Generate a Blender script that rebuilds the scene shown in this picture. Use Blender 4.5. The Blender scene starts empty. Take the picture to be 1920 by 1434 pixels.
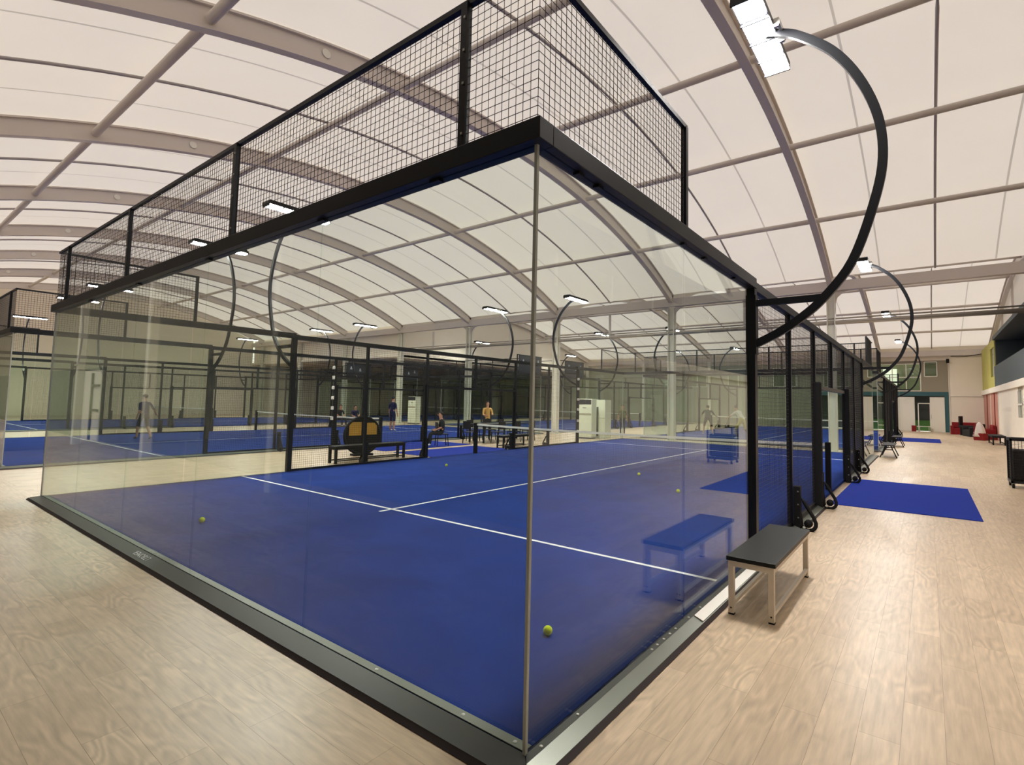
import bpy, bmesh, math, random
from mathutils import Vector, Matrix, Euler
R = math.radians
rnd = random.Random(7)
sc = bpy.context.scene
COL = sc.collection

# ------------------------------------------------------------------ camera
F_PX = 974.19
yaw, pitch, roll = -0.63763, 0.06673, 0.01887
f = Vector((math.sin(yaw)*math.cos(pitch), math.cos(yaw)*math.cos(pitch), math.sin(pitch)))
rt = Vector((math.cos(yaw), -math.sin(yaw), 0))
up = rt.cross(f)
rt2 = rt*math.cos(roll) + up*math.sin(roll)
up2 = -rt*math.sin(roll) + up*math.cos(roll)
cam_d = bpy.data.cameras.new('camera')
cam = bpy.data.objects.new('camera', cam_d)
COL.objects.link(cam)
m = Matrix((rt2, up2, -f)).transposed().to_4x4()
m.translation = Vector((1.58686, -2.05767, 1.6838))
cam.matrix_world = m
cam_d.sensor_fit = 'HORIZONTAL'
cam_d.sensor_width = 36.0
cam_d.lens = F_PX/1920*36.0
cam_d.shift_x = -57.5/1920
cam_d.shift_y = -30.64/1920
cam_d.clip_start = 0.05
cam_d.clip_end = 300
sc.camera = cam

# ------------------------------------------------------------------ sky outside the membrane roof, exposure
w = bpy.data.worlds.new('sky')
sc.world = w
w.use_nodes = True
w.node_tree.nodes['Background'].inputs[0].default_value = (1.0, 0.90, 0.80, 1)
w.node_tree.nodes['Background'].inputs[1].default_value = 1.5
sc.view_settings.view_transform = 'Standard'
sc.view_settings.look = 'None'
sc.view_settings.gamma = 1
sc.view_settings.exposure = 0.0
sc.view_settings.use_curve_mapping = False
LED_STRENGTH = 300.0
try:
    sc.cycles.transparent_max_bounces = 48
    sc.cycles.max_bounces = 10
    sc.cycles.diffuse_bounces = 4
    sc.cycles.glossy_bounces = 5
    sc.cycles.sample_clamp_indirect = 6.0
    sc.cycles.caustics_reflective = False
    sc.cycles.caustics_refractive = False
    sc.cycles.use_denoising = True
except Exception:
    pass

# ------------------------------------------------------------------ helpers
def lin(c):
    c = c/255.0
    return c/12.92 if c <= 0.04045 else ((c+0.055)/1.055)**2.4
def rgb(r, g, b):
    return (lin(r), lin(g), lin(b), 1)

def mat(name, col, rough=0.5, metal=0.0, spec=0.5, noise=0.0, nscale=8.0, bump=0.0):
    mt = bpy.data.materials.new(name)
    mt.use_nodes = True
    nt = mt.node_tree
    bs = nt.nodes['Principled BSDF']
    bs.inputs['Base Color'].default_value = col
    bs.inputs['Roughness'].default_value = rough
    bs.inputs['Metallic'].default_value = metal
    bs.inputs['Specular IOR Level'].default_value = spec
    if noise or bump:
        tc = nt.nodes.new('ShaderNodeTexCoord')
        nz = nt.nodes.new('ShaderNodeTexNoise')
        nz.inputs['Scale'].default_value = nscale
        nz.inputs['Detail'].default_value = 5
        nt.links.new(tc.outputs['Object'], nz.inputs['Vector'])
        if noise:
            mp = nt.nodes.new('ShaderNodeMapRange')
            mp.inputs['To Min'].default_value = 1-noise
            mp.inputs['To Max'].default_value = 1+noise
            nt.links.new(nz.outputs['Fac'], mp.inputs['Value'])
            mx = nt.nodes.new('ShaderNodeVectorMath'); mx.operation = 'SCALE'
            mx.inputs[0].default_value = col[:3]
            nt.links.new(mp.outputs[0], mx.inputs['Scale'])
            nt.links.new(mx.outputs[0], bs.inputs['Base Color'])
        if bump:
            bp = nt.nodes.new('ShaderNodeBump')
            bp.inputs['Strength'].default_value = bump
            bp.inputs['Distance'].default_value = 0.01
            nt.links.new(nz.outputs['Fac'], bp.inputs['Height'])
            nt.links.new(bp.outputs[0], bs.inputs['Normal'])
    return mt

def emis(name, col, s):
    mt = mat(name, (0.8, 0.8, 0.8, 1))
    bs = mt.node_tree.nodes['Principled BSDF']
    bs.inputs['Emission Color'].default_value = col
    bs.inputs['Emission Strength'].default_value = s
    return mt

def glass_mat(name, tint, r0=0.04):
    mt = bpy.data.materials.new(name); mt.use_nodes = True
    nt = mt.node_tree; nt.nodes.clear(); N = nt.nodes.new; L = nt.links.new
    out = N('ShaderNodeOutputMaterial'); mix = N('ShaderNodeMixShader')
    tr = N('ShaderNodeBsdfTransparent'); tr.inputs[0].default_value = tint
    gl = N('ShaderNodeBsdfGlossy'); gl.inputs['Roughness'].default_value = 0.0
    gl.inputs['Color'].default_value = (0.97, 1.0, 0.98, 1)
    geo = N('ShaderNodeNewGeometry')
    dot = N('ShaderNodeVectorMath'); dot.operation = 'DOT_PRODUCT'
    L(geo.outputs['Normal'], dot.inputs[0]); L(geo.outputs['Incoming'], dot.inputs[1])
    ab = N('ShaderNodeMath'); ab.operation = 'ABSOLUTE'; L(dot.outputs['Value'], ab.inputs[0])
    om = N('ShaderNodeMath'); om.operation = 'SUBTRACT'; om.inputs[0].default_value = 1; L(ab.outputs[0], om.inputs[1]); om.use_clamp = True
    pw = N('ShaderNodeMath'); pw.operation = 'POWER'; L(om.outputs[0], pw.inputs[0]); pw.inputs[1].default_value = 5
    ma = N('ShaderNodeMath'); ma.operation = 'MULTIPLY_ADD'; L(pw.outputs[0], ma.inputs[0]); ma.inputs[1].default_value = 1-r0; ma.inputs[2].default_value = r0
    L(ma.outputs[0], mix.inputs[0]); L(tr.outputs[0], mix.inputs[1]); L(gl.outputs[0], mix.inputs[2]); L(mix.outputs[0], out.inputs[0])
    return mt

def membrane_mat():
    mt = bpy.data.materials.new('roof_membrane'); mt.use_nodes = True
    nt = mt.node_tree; nt.nodes.clear(); N = nt.nodes.new; L = nt.links.new
    out = N('ShaderNodeOutputMaterial'); mix = N('ShaderNodeMixShader'); mix.inputs[0].default_value = 0.5
    di = N('ShaderNodeBsdfDiffuse'); tl = N('ShaderNodeBsdfTranslucent')
    tc = N('ShaderNodeTexCoord'); sp = N('ShaderNodeSeparateXYZ'); L(tc.outputs['Object'], sp.inputs[0])
    # narrow bands of darker translucent colour, one line every quarter bay (bay 6.65 m, arches at x = -1.4 + n*6.65)
    ad = N('ShaderNodeMath'); ad.operation = 'ADD'; ad.inputs[1].default_value = 1.4 - 6.65/4 + 66.5; L(sp.outputs['X'], ad.inputs[0])
    md = N('ShaderNodeMath'); md.operation = 'PINGPONG'; md.inputs[1].default_value = 6.65/4; L(ad.outputs[0], md.inputs[0])
    lt = N('ShaderNodeMath'); lt.operation = 'LESS_THAN'; lt.inputs[1].default_value = 0.025; L(md.outputs[0], lt.inputs[0])
    nz = N('ShaderNodeTexNoise'); nz.inputs['Scale'].default_value = 0.7; nz.inputs['Detail'].default_value = 6; L(tc.outputs['Object'], nz.inputs[0])
    mr = N('ShaderNodeMapRange'); mr.inputs['To Min'].default_value = 0.95; mr.inputs['To Max'].default_value = 1.03; L(nz.outputs['Fac'], mr.inputs[0])
    mm = N('ShaderNodeMath'); mm.operation = 'MULTIPLY_ADD'; L(lt.outputs[0], mm.inputs[0]); mm.inputs[1].default_value = -0.42; L(mr.outputs[0], mm.inputs[2])
    vs = N('ShaderNodeVectorMath'); vs.operation = 'SCALE'; vs.inputs[0].default_value = (0.86, 0.84, 0.81); L(mm.outputs[0], vs.inputs['Scale'])
    L(vs.outputs[0], tl.inputs[0])
    di.inputs[0].default_value = (0.84, 0.81, 0.77, 1)
    L(di.outputs[0], mix.inputs[1]); L(tl.outputs[0], mix.inputs[2]); L(mix.outputs[0], out.inputs[0])
    return mt

def wood_mat(name, along):
    mt = bpy.data.materials.new(name); mt.use_nodes = True
    nt = mt.node_tree; bs = nt.nodes['Principled BSDF']; N = nt.nodes.new; L = nt.links.new
    tc = N('ShaderNodeTexCoord'); mp = N('ShaderNodeMapping')
    mp.inputs['Rotation'].default_value = (0, 0, R(90) if along == 'y' else 0)
    mp.inputs['Location'].default_value = (0.11, 0.09, 0)
    L(tc.outputs['Object'], mp.inputs[0])
    def brick(c1, c2, cm):
        b = N('ShaderNodeTexBrick'); b.offset = 0.41; b.offset_frequency = 2; b.squash = 1
        b.inputs['Scale'].default_value = 1; b.inputs['Brick Width'].default_value = 1.22; b.inputs['Row Height'].default_value = 0.19
        b.inputs['Mortar Size'].default_value = 0.0012; b.inputs['Mortar Smooth'].default_value = 0
        b.inputs['Color1'].default_value = c1; b.inputs['Color2'].default_value = c2; b.inputs['Mortar'].default_value = cm
        L(mp.outputs[0], b.inputs['Vector']); return b
    b1 = brick(rgb(201, 179, 152), rgb(186, 164, 138), rgb(150, 129, 106))
    b2 = brick((0, 0, 0, 1), (1, 1, 1, 1), (0.5, 0.5, 0.5, 1))
    st = N('ShaderNodeMapping'); st.inputs['Scale'].default_value = (1.3, 5.0, 1.0); L(mp.outputs[0], st.inputs[0])
    w4 = N('ShaderNodeMath'); w4.operation = 'MULTIPLY'; w4.inputs[1].default_value = 23.0; L(b2.outputs['Color'], w4.inputs[0])
    nz = N('ShaderNodeTexNoise'); nz.noise_dimensions = '4D'; nz.inputs['Scale'].default_value = 1.35; nz.inputs['Detail'].default_value = 1.2
    nz.inputs['Roughness'].default_value = 0.4
    L(st.outputs[0], nz.inputs['Vector']); L(w4.outputs[0], nz.inputs['W'])
    mu = N('ShaderNodeMath'); mu.operation = 'MULTIPLY'; mu.inputs[1].default_value = 52; L(nz.outputs['Fac'], mu.inputs[0])
    sn = N('ShaderNodeMath'); sn.operation = 'SINE'; L(mu.outputs[0], sn.inputs[0])
    st2 = N('ShaderNodeMapping'); st2.inputs['Scale'].default_value = (3.5, 34, 1); L(mp.outputs[0], st2.inputs[0])
    n2 = N('ShaderNodeTexNoise'); n2.inputs['Scale'].default_value = 1.0; n2.inputs['Detail'].default_value = 5; L(st2.outputs[0], n2.inputs['Vector'])
    n3 = N('ShaderNodeTexNoise'); n3.inputs['Scale'].default_value = 2.2; n3.inputs['Detail'].default_value = 3; L(mp.outputs[0], n3.inputs['Vector'])
    # masks: rings fade in and out
    a1 = N('ShaderNodeMapRange'); a1.inputs['From Min'].default_value = 0.42; a1.inputs['From Max'].default_value = 0.62; L(n3.outputs['Fac'], a1.inputs[0])
    a2 = N('ShaderNodeMath'); a2.operation = 'MULTIPLY'; L(sn.outputs[0], a2.inputs[0]); L(a1.outputs[0], a2.inputs[1])
    k1 = N('ShaderNodeMath'); k1.operation = 'MULTIPLY_ADD'; L(a2.outputs[0], k1.inputs[0]); k1.inputs[1].default_value = 0.13; k1.inputs[2].default_value = 1.0
    k2 = N('ShaderNodeMapRange'); k2.inputs['From Min'].default_value = 0.3; k2.inputs['From Max'].default_value = 0.7; k2.inputs['To Min'].default_value = 0.84; k2.inputs['To Max'].default_value = 1.13; L(n2.outputs['Fac'], k2.inputs[0])
    k3 = N('ShaderNodeMath'); k3.operation = 'MULTIPLY'; L(k1.outputs[0], k3.inputs[0]); L(k2.outputs[0], k3.inputs[1])
    vs = N('ShaderNodeVectorMath'); vs.operation = 'SCALE'; L(b1.outputs['Color'], vs.inputs[0]); L(k3.outputs[0], vs.inputs['Scale'])
    L(vs.outputs[0], bs.inputs['Base Color'])
    rr = N('ShaderNodeMapRange'); rr.inputs['To Min'].default_value = 0.3; rr.inputs['To Max'].default_value = 0.42; L(n3.outputs['Fac'], rr.inputs[0])
    L(rr.outputs[0], bs.inputs['Roughness'])
    bs.inputs['Specular IOR Level'].default_value = 0.45
    return mt

def turf_mat():
    mt = bpy.data.materials.new('blue_turf'); mt.use_nodes = True
    nt = mt.node_tree; bs = nt.nodes['Principled BSDF']; N = nt.nodes.new; L = nt.links.new
    tc = N('ShaderNodeTexCoord')
    n1 = N('ShaderNodeTexNoise'); n1.inputs['Scale'].default_value = 220; n1.inputs['Detail'].default_value = 3; L(tc.outputs['Object'], n1.inputs[0])
    n2 = N('ShaderNodeTexNoise'); n2.inputs['Scale'].default_value = 1.1; n2.inputs['Detail'].default_value = 6; n2.inputs['Distortion'].default_value = 0.6; L(tc.outputs['Object'], n2.inputs[0])
    a = N('ShaderNodeMapRange'); a.inputs['From Min'].default_value = 0.3; a.inputs['From Max'].default_value = 0.7; a.inputs['To Min'].default_value = 0.75; a.inputs['To Max'].default_value = 1.25; L(n1.outputs['Fac'], a.inputs[0])
    b = N('ShaderNodeMapRange'); b.inputs['From Min'].default_value = 0.3; b.inputs['From Max'].default_value = 0.7; b.inputs['To Min'].default_value = 0.85; b.inputs['To Max'].default_value = 1.15; L(n2.outputs['Fac'], b.inputs[0])
    k = N('ShaderNodeMath'); k.operation = 'MULTIPLY'; L(a.outputs[0], k.inputs[0]); L(b.outputs[0], k.inputs[1])
    vs = N('ShaderNodeVectorMath'); vs.operation = 'SCALE'; vs.inputs[0].default_value = (0.0065, 0.031, 0.2); L(k.outputs[0], vs.inputs['Scale'])
    L(vs.outputs[0], bs.inputs['Base Color']); bs.inputs['Roughness'].default_value = 0.95; bs.inputs['Specular IOR Level'].default_value = 0.15
    bp = N('ShaderNodeBump'); bp.inputs['Strength'].default_value = 0.5; bp.inputs['Distance'].default_value = 0.004; L(n1.outputs['Fac'], bp.inputs['Height']); L(bp.outputs[0], bs.inputs['Normal'])
    return mt

M = dict(
    black=mat('black_powder_coat', rgb(10, 12, 19), 0.42, 0.0, 0.35, 0.06, 30),
    pad=mat('black_rubber', rgb(10, 10, 12), 0.75, 0, 0.3),
    wire=mat('black_wire', rgb(20, 18, 18), 0.5),
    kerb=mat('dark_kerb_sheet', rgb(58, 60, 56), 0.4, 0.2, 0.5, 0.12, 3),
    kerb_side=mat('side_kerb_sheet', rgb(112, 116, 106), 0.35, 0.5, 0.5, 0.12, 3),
    near_low=mat('near_wall_dado', rgb(84, 86, 80), 0.8, 0, 0.3, 0.1, 0.6),
    near_wall=mat('near_wall_paint', rgb(132, 128, 114), 0.8, 0, 0.3, 0.1, 0.6),
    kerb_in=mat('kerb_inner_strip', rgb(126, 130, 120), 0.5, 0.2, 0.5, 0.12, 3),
    lip=mat('kerb_lip', rgb(38, 26, 26), 0.6),
    steel=mat('bolt_steel', rgb(190, 190, 185), 0.3, 0.8),
    silver=mat('corner_profile', rgb(176, 182, 178), 0.4, 0.15),
    glass=glass_mat('court_glass', (0.93, 0.965, 0.94, 1), 0.024),
    pane=glass_mat('window_glass', (0.8, 0.88, 0.8, 1)),
    wood_y=wood_mat('oak_floor_long', 'y'), wood_x=wood_mat('oak_floor_cross', 'x'),
    turf=turf_mat(),
    mattop=mat('blue_carpet', (0.011, 0.03, 0.27, 1), 0.95, 0, 0.1, 0.12, 60),
    line=mat('white_line', rgb(235, 238, 240), 0.8, 0, 0.2),
    tape=mat('net_tape', rgb(228, 226, 216), 0.7, 0, 0.3, 0.1, 12),
    membrane=membrane_mat(),
    frame=mat('roof_steel', rgb(214, 204, 196), 0.45, 0.0, 0.5, 0.04, 2),
    tube=mat('roof_tube', rgb(168, 160, 160), 0.4, 0.1, 0.5),
    column=mat('white_column_paint', rgb(226, 222, 208), 0.5),
    pipe=mat('pipe_metal', rgb(176, 168, 160), 0.3, 0.5),
    cream=mat('cream_wall', rgb(238, 228, 212), 0.8, 0, 0.3, 0.03, 1.5),
    taupe=mat('taupe_wall', rgb(158, 150, 132), 0.8, 0, 0.3, 0.04, 2),
    green_wall=mat('grey_green_wall', rgb(166, 168, 148), 0.8, 0, 0.3, 0.06, 1),
    teal=mat('teal_band', rgb(48, 92, 98), 0.6),
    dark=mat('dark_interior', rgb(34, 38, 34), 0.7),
    slate=mat('slate_balcony', rgb(70, 80, 84), 0.6, 0, 0.4, 0.06, 1),
    yellow=mat('yellow_green_wall', rgb(186, 178, 96), 0.7, 0, 0.3, 0.08, 0.8),
    pink=mat('pink_red_panel', rgb(190, 132, 116), 0.5, 0, 0.4, 0.15, 0.7),
    white=mat('white_paint', rgb(232, 228, 218), 0.45),
    doorw=mat('pale_door', rgb(236, 230, 218), 0.5),
    lime=mat('lime_green', rgb(46, 84, 26), 0.8),
    bench_top=mat('bench_laminate', rgb(20, 23, 22), 0.45, 0, 0.35, 0.1, 40),
    bench_leg=mat('bench_leg_paint', rgb(226, 214, 198), 0.5),
    ball=mat('tennis_felt', rgb(205, 222, 40), 0.95, 0, 0.1, 0.12, 60, 0.3),
    red=mat('red_upholstery', rgb(130, 22, 26), 0.7, 0, 0.3, 0.1, 6),
    soft_black=mat('black_upholstery', rgb(30, 28, 30), 0.7, 0, 0.3, 0.1, 6),
    towel=mat('white_towel', rgb(226, 216, 208), 0.9, 0, 0.1, 0.05, 10),
    ac=mat('ivory_plastic', rgb(222, 220, 200), 0.45),
    ac_dark=mat('dark_grille', rgb(28, 32, 44), 0.4),
    screen=mat('navy_board', rgb(20, 24, 40), 0.35, 0, 0.5),
    mark=mat('pale_print', rgb(170, 176, 186), 0.6),
    amber=mat('amber_panel', rgb(166, 128, 50), 0.6, 0, 0.3, 0.3, 3),
    skin=mat('skin', rgb(190, 140, 112), 0.6), hair=mat('dark_hair', rgb(26, 22, 20), 0.7),
    navy=mat('navy_cloth', rgb(22, 26, 70), 0.9), darkcloth=mat('dark_cloth', rgb(26, 28, 32), 0.9),
    khaki=mat('khaki_cloth', rgb(190, 150, 84), 0.9), whitecloth=mat('white_cloth', rgb(225, 222, 215), 0.9),
    yellowcloth=mat('yellow_cloth', rgb(186, 168, 50), 0.9), bottle=mat('bottle_green_cloth', rgb(28, 48, 44), 0.9),
    olive=mat('olive_cloth', rgb(92, 92, 52), 0.9), shoe=mat('white_shoe', rgb(225, 225, 225), 0.7),
    led=emis('led_panel', (1.0, 0.97, 0.92, 1), LED_STRENGTH),
    lit=emis('lit_window', (1.0, 0.95, 0.82, 1), 1.2),
)

class MB:
    def __init__(s): s.bm = bmesh.new()
    def box(s, x0, x1, y0, y1, z0, z1):
        v = [s.bm.verts.new((x, y, z)) for x in (x0, x1) for y in (y0, y1) for z in (z0, z1)]
        for q in ((0, 1, 3, 2), (4, 6, 7, 5), (0, 4, 5, 1), (2, 3, 7, 6), (0, 2, 6, 4), (1, 5, 7, 3)):
            s.bm.faces.new([v[i] for i in q])
        return s
    def quad(s, *p):
        s.bm.faces.new([s.bm.verts.new(q) for q in p]); return s
    def bar(s, a, b, w, h=None, up=(0, 0, 1)):
        h = h or w
        a = Vector(a); b = Vector(b); d = (b-a).normalized(); u = Vector(up)
        if abs(d.dot(u)) > 0.99: u = Vector((0, 1, 0))
        r = d.cross(u).normalized(); u = r.cross(d)
        c = [r*w/2+u*h/2, -r*w/2+u*h/2, -r*w/2-u*h/2, r*w/2-u*h/2]
        A = [s.bm.verts.new(a+k) for k in c]; B = [s.bm.verts.new(b+k) for k in c]
        for i in range(4):
            j = (i+1) % 4
            s.bm.faces.new((A[i], B[i], B[j], A[j]))
        s.bm.faces.new(A); s.bm.faces.new(B[::-1])
        return s
    def wire(s, a, b, r):
        a = Vector(a); b = Vector(b); d = (b-a).normalized(); u = Vector((0, 0, 1))
        if abs(d.dot(u)) > 0.9: u = Vector((0, 1, 0))
        p = d.cross(u).normalized(); q = p.cross(d)
        c = [p*r, q*r, -p*r, -q*r]
        A = [s.bm.verts.new(a+k) for k in c]; B = [s.bm.verts.new(b+k) for k in c]
        for i in range(4):
            j = (i+1) % 4
            s.bm.faces.new((A[i], B[i], B[j], A[j]))
        return s
    def tube(s, pts, r, n=10, closed=False, w=None, h=None, upv=(0, 1, 0)):
        """swept tube; with w,h a rectangular section whose w side follows upv"""
        pts = [Vector(p) for p in pts]; rings = []; N = len(pts)
        rr = r if isinstance(r, (list, tuple)) else [r]*N
        u0 = Vector(upv)
        for i, p in enumerate(pts):
            if closed: d = pts[(i+1) % N]-pts[i-1]
            else: d = pts[min(i+1, N-1)]-pts[max(i-1, 0)]
            d.normalize()
            a = u0-d*u0.dot(d)
            if a.length < 1e-3: a = Vector((1, 0, 0))-d*d.x
            a.normalize(); b = d.cross(a)
            if w: ring = [p+a*x*w/2+b*y*h/2 for x, y in ((1, 1), (-1, 1), (-1, -1), (1, -1))]
            else: ring = [p+a*math.cos(2*math.pi*k/n)*rr[i]+b*math.sin(2*math.pi*k/n)*rr[i] for k in range(n)]
            rings.append([s.bm.verts.new(q) for q in ring])
        k = len(rings[0])
        for i in range(N if closed else N-1):
            A = rings[i]; B = rings[(i+1) % N]
            for j in range(k):
                l = (j+1) % k
                s.bm.faces.new((A[j], A[l], B[l], B[j]))
        if not closed:
            s.bm.faces.new(rings[0][::-1]); s.bm.faces.new(rings[-1])
        return s
    def lathe(s, prof, n=20, c=(0, 0, 0)):
        rings = []
        for r, z in prof:
            rings.append([s.bm.verts.new((c[0]+r*math.cos(2*math.pi*k/n), c[1]+r*math.sin(2*math.pi*k/n), c[2]+z)) for k in range(n)])
        for A, B in zip(rings, rings[1:]):
            for j in range(n):
                l = (j+1) % n; s.bm.faces.new((A[j], A[l], B[l], B[j]))
        s.bm.faces.new(rings[0][::-1]); s.bm.faces.new(rings[-1]); return s
    def sphere(s, c, r, n=14, sc=(1, 1, 1)):
        mtx = Matrix.Translation(c) @ Matrix.Diagonal((r*sc[0], r*sc[1], r*sc[2], 1))
        bmesh.ops.create_uvsphere(s.bm, u_segments=n, v_segments=max(6, n*2//3), radius=1, matrix=mtx); return s
    def extrude_poly(s, pts, vec):
        vec = Vector(vec)
        A = [s.bm.verts.new(p) for p in pts]; B = [s.bm.verts.new(Vector(p)+vec) for p in pts]
        n = len(pts)
        for i in range(n):
            j = (i+1) % n; s.bm.faces.new((A[i], A[j], B[j], B[i]))
        s.bm.faces.new(A[::-1]); s.bm.faces.new(B); return s
    def build(s, name, mt, parent=None, bevel=0, smooth=False, fix=True):
        if fix: bmesh.ops.recalc_face_normals(s.bm, faces=s.bm.faces[:])
        me = bpy.data.meshes.new(name); s.bm.to_mesh(me); s.bm.free()
        me.materials.append(mt)
        if smooth:
            for p in me.polygons: p.use_smooth = True
        o = bpy.data.objects.new(name, me); COL.objects.link(o)
        if parent: o.parent = parent
        if bevel:
            b = o.modifiers.new('bevel', 'BEVEL'); b.width = bevel; b.segments = 2; b.limit_method = 'ANGLE'
        return o

def thing(name, label, cat, loc=(0, 0, 0), rotz=0, group=None):
    o = bpy.data.objects.new(name, None); COL.objects.link(o)
    o.location = loc; o.rotation_euler = (0, 0, rotz); o.empty_display_size = 0.2
    o['label'] = label; o['category'] = cat
    if group: o['group'] = group
    return o
def tag(o, label, cat, group=None):
    o['label'] = label; o['category'] = cat
    if group: o['group'] = group
    return o
def struct(o):
    o['kind'] = 'structure'; return o
KIDS = {}
def kids(o): return [c for c in COL.objects if c.parent == o]
SKIP = ('bolt', 'white_cover_plate', 'kerb_stud', 'glass_clip', 'kerb_lettering')
def dup(root, loc, rotz=None, label=None, group=None, scale=None):
    r = root.copy(); COL.objects.link(r); r.location = loc
    if rotz is not None: r.rotation_euler = (0, 0, rotz)
    if scale: r.scale = scale
    if label: r['label'] = label
    if group: r['group'] = group
    if root.name not in KIDS:
        KIDS[root.name] = [(c, kids(c)) for c in kids(root)]
    for c0, gs in KIDS[root.name]:
        if c0.name.split('.')[0] in SKIP: continue
        c = c0.copy(); COL.objects.link(c); c.parent = r
        for g0 in gs:
            if g0.name.split('.')[0] in SKIP: continue
            g = g0.copy(); COL.objects.link(g); g.parent = c
    return r

FZ = -0.06   # hall floor level; the court turf is at 0

# ------------------------------------------------------------------ hall shell
def interp(pts, y):
    """smooth roof height at y through control points (Catmull-Rom)"""
    P = [(2*pts[0][0]-pts[1][0], 2*pts[0][1]-pts[1][1])]+pts+[(2*pts[-1][0]-pts[-2][0], 2*pts[-1][1]-pts[-2][1])]
    for i in range(1, len(P)-2):
        if P[i][0] <= y <= P[i+1][0]+1e-6:
            t = (y-P[i][0])/(P[i+1][0]-P[i][0])
            a, b, c, d = P[i-1][1], P[i][1], P[i+1][1], P[i+2][1]
            return 0.5*((2*b)+(-a+c)*t+(2*a-5*b+4*c-d)*t*t+(-a+3*b-3*c+d)*t**3)
    return pts[-1][1]
YN, YC, YF = -2.55, 21.15, 46.5
def z1(y): return 9.0-27.8+math.sqrt(27.8**2-(y-9.3)**2)
V2 = [(21.15, 6.35), (24, 7.35), (28, 8.3), (32, 8.6), (36, 8.15), (40, 7.3), (43.5, 6.5), (46.5, 5.75)]
def z2(y): return interp(V2, y)
XL, XR, XP = -50.0, 5.25, -28.2
ARX = [5.25-6.65*i for i in range(9)]
D = 0.48
def roof(x0, x1, y0, y1, zf, n):
    mb = MB(); ys = [y0+(y1-y0)*i/n for i in range(n+1)]
    A = [mb.bm.verts.new((x0, y, zf(y)+D)) for y in ys]; B = [mb.bm.verts.new((x1, y, zf(y)+D)) for y in ys]
    for i in range(n): mb.bm.faces.new((A[i], B[i], B[i+1], A[i+1]))
    return struct(mb.build('ceiling', M['membrane'], smooth=True))
roof(XL, 7.2, YN, YC, z1, 40)
roof(XP, 7.2, YC, YF, z2, 40)
struct(MB().box(XL, XP, YC, YF, 4.6, 4.75).build('ceiling', M['cream']))
struct(MB().box(XL, 7.2, -3.6, YN+0.02, 6.8, 6.9).build('ceiling', M['cream']))

def beam_profile(ys, zf, x, z_lo, z_hi, wdt):
    return [(x, y, zf(y)+(z_lo+z_hi)/2) for y in ys]
tn = [0]
def trim(mb, mt, **k):
    tn[0] += 1
    return struct(mb.build('trim_%d' % tn[0], mt, **k))
def arch(x, y0, y1, zf):
    n = 36; ys = [y0+(y1-y0)*i/n for i in range(n+1)]
    mb = MB()
    mb.tube([(x, y, zf(y)+0.02) for y in ys], 0, w=0.2, h=0.04, upv=(1, 0, 0))
    mb.tube([(x, y, zf(y)+D/2) for y in ys], 0, w=0.07, h=D-0.04, upv=(1, 0, 0))
    mb.tube([(x, y, zf(y)+D-0.04) for y in ys], 0, w=0.2, h=0.04, upv=(1, 0, 0))
    a_ = trim(mb, M['frame'])
    if zf is z1 and x < 5:
        MB().tube([(x+0.05, 3.35, zf(3.35)+D*0.5), (x+0.06, 3.35, zf(3.35)+D*0.5)], 0.09, 16).build('round_cover', M['white'], a_)
for x in ARX:
    arch(x, YN, YC, z1)
    if x > XP-1: arch(x, YC, YF, z2)
for i in range(len(ARX)-1):                        # thin middle ribs
    x = (ARX[i]+ARX[i+1])/2
    ys = [YN+(YC-YN)*k/30 for k in range(31)]
    trim(MB().tube([(x, y, z1(y)+D-0.07) for y in ys], 0.035, 8), M['tube'], smooth=True)
    if x > XP:
        ys = [YC+(YF-YC)*k/30 for k in range(31)]
        trim(MB().tube([(x, y, z2(y)+D-0.07) for y in ys], 0.035, 8), M['tube'], smooth=True)
for y in (1.27, 5.3, 9.33, 13.36, 17.4):            # purlin tubes
    trim(MB().tube([(XL, y, z1(y)+0.2), (5.3, y, z1(y)+0.2)], 0.085, 12), M['frame'], smooth=True)
for y in (25.6, 29.8, 34.0, 38.2, 42.4):
    trim(MB().tube([(XP, y, z2(y)+0.2), (5.3, y, z2(y)+0.2)], 0.075, 12), M['frame'], smooth=True)
# valley gutter beam, columns, hangers, pipe run
trim(MB().box(XL, 7.2, YC-0.14, YC+0.14, 6.24, 6.62), M['frame'])
trim(MB().box(XL, 7.2, YN-0.14, YN+0.14, 6.1, 6.9), M['frame'])
trim(MB().box(XP, 7.2, YF-0.5, YF-0.3, 5.55, 5.95), M['frame'])
for x in ARX[1:]:
    mb = MB().box(x-0.15, x+0.15, YC-0.02, YC+0.02, FZ, 6.15)
    mb.box(x-0.15, x-0.12, YC-0.15, YC+0.15, FZ, 6.15); mb.box(x+0.12, x+0.15, YC-0.15, YC+0.15, FZ, 6.15)
    mb.box(x-0.22, x+0.22, YC-0.22, YC+0.22, FZ, FZ+0.02)
    trim(mb, M['column'])
    trim(MB().box(x-0.1, x+0.1, YN-0.3, YN-0.1, FZ, 6.15), M['column'])
    if x > XP: trim(MB().box(x-0.13, x+0.13, YF-0.55, YF-0.29, FZ, 5.6), M['column'])
for i in range(1, 5):
    x = (ARX[i]+ARX[i+1])/2
    trim(MB().bar((x, YC, 4.98), (x, YC, 6.12), 0.09), M['frame'])
trim(MB().tube([(-27.5, YC-0.02, 4.98), (5.0, YC-0.02, 4.98)], 0.085, 12), M['pipe'], smooth=True)
trim(MB().tube([(-27.5, YC-0.02, 5.14), (5.0, YC-0.02, 5.14)], 0.03, 8), M['pipe'], smooth=True)
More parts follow.
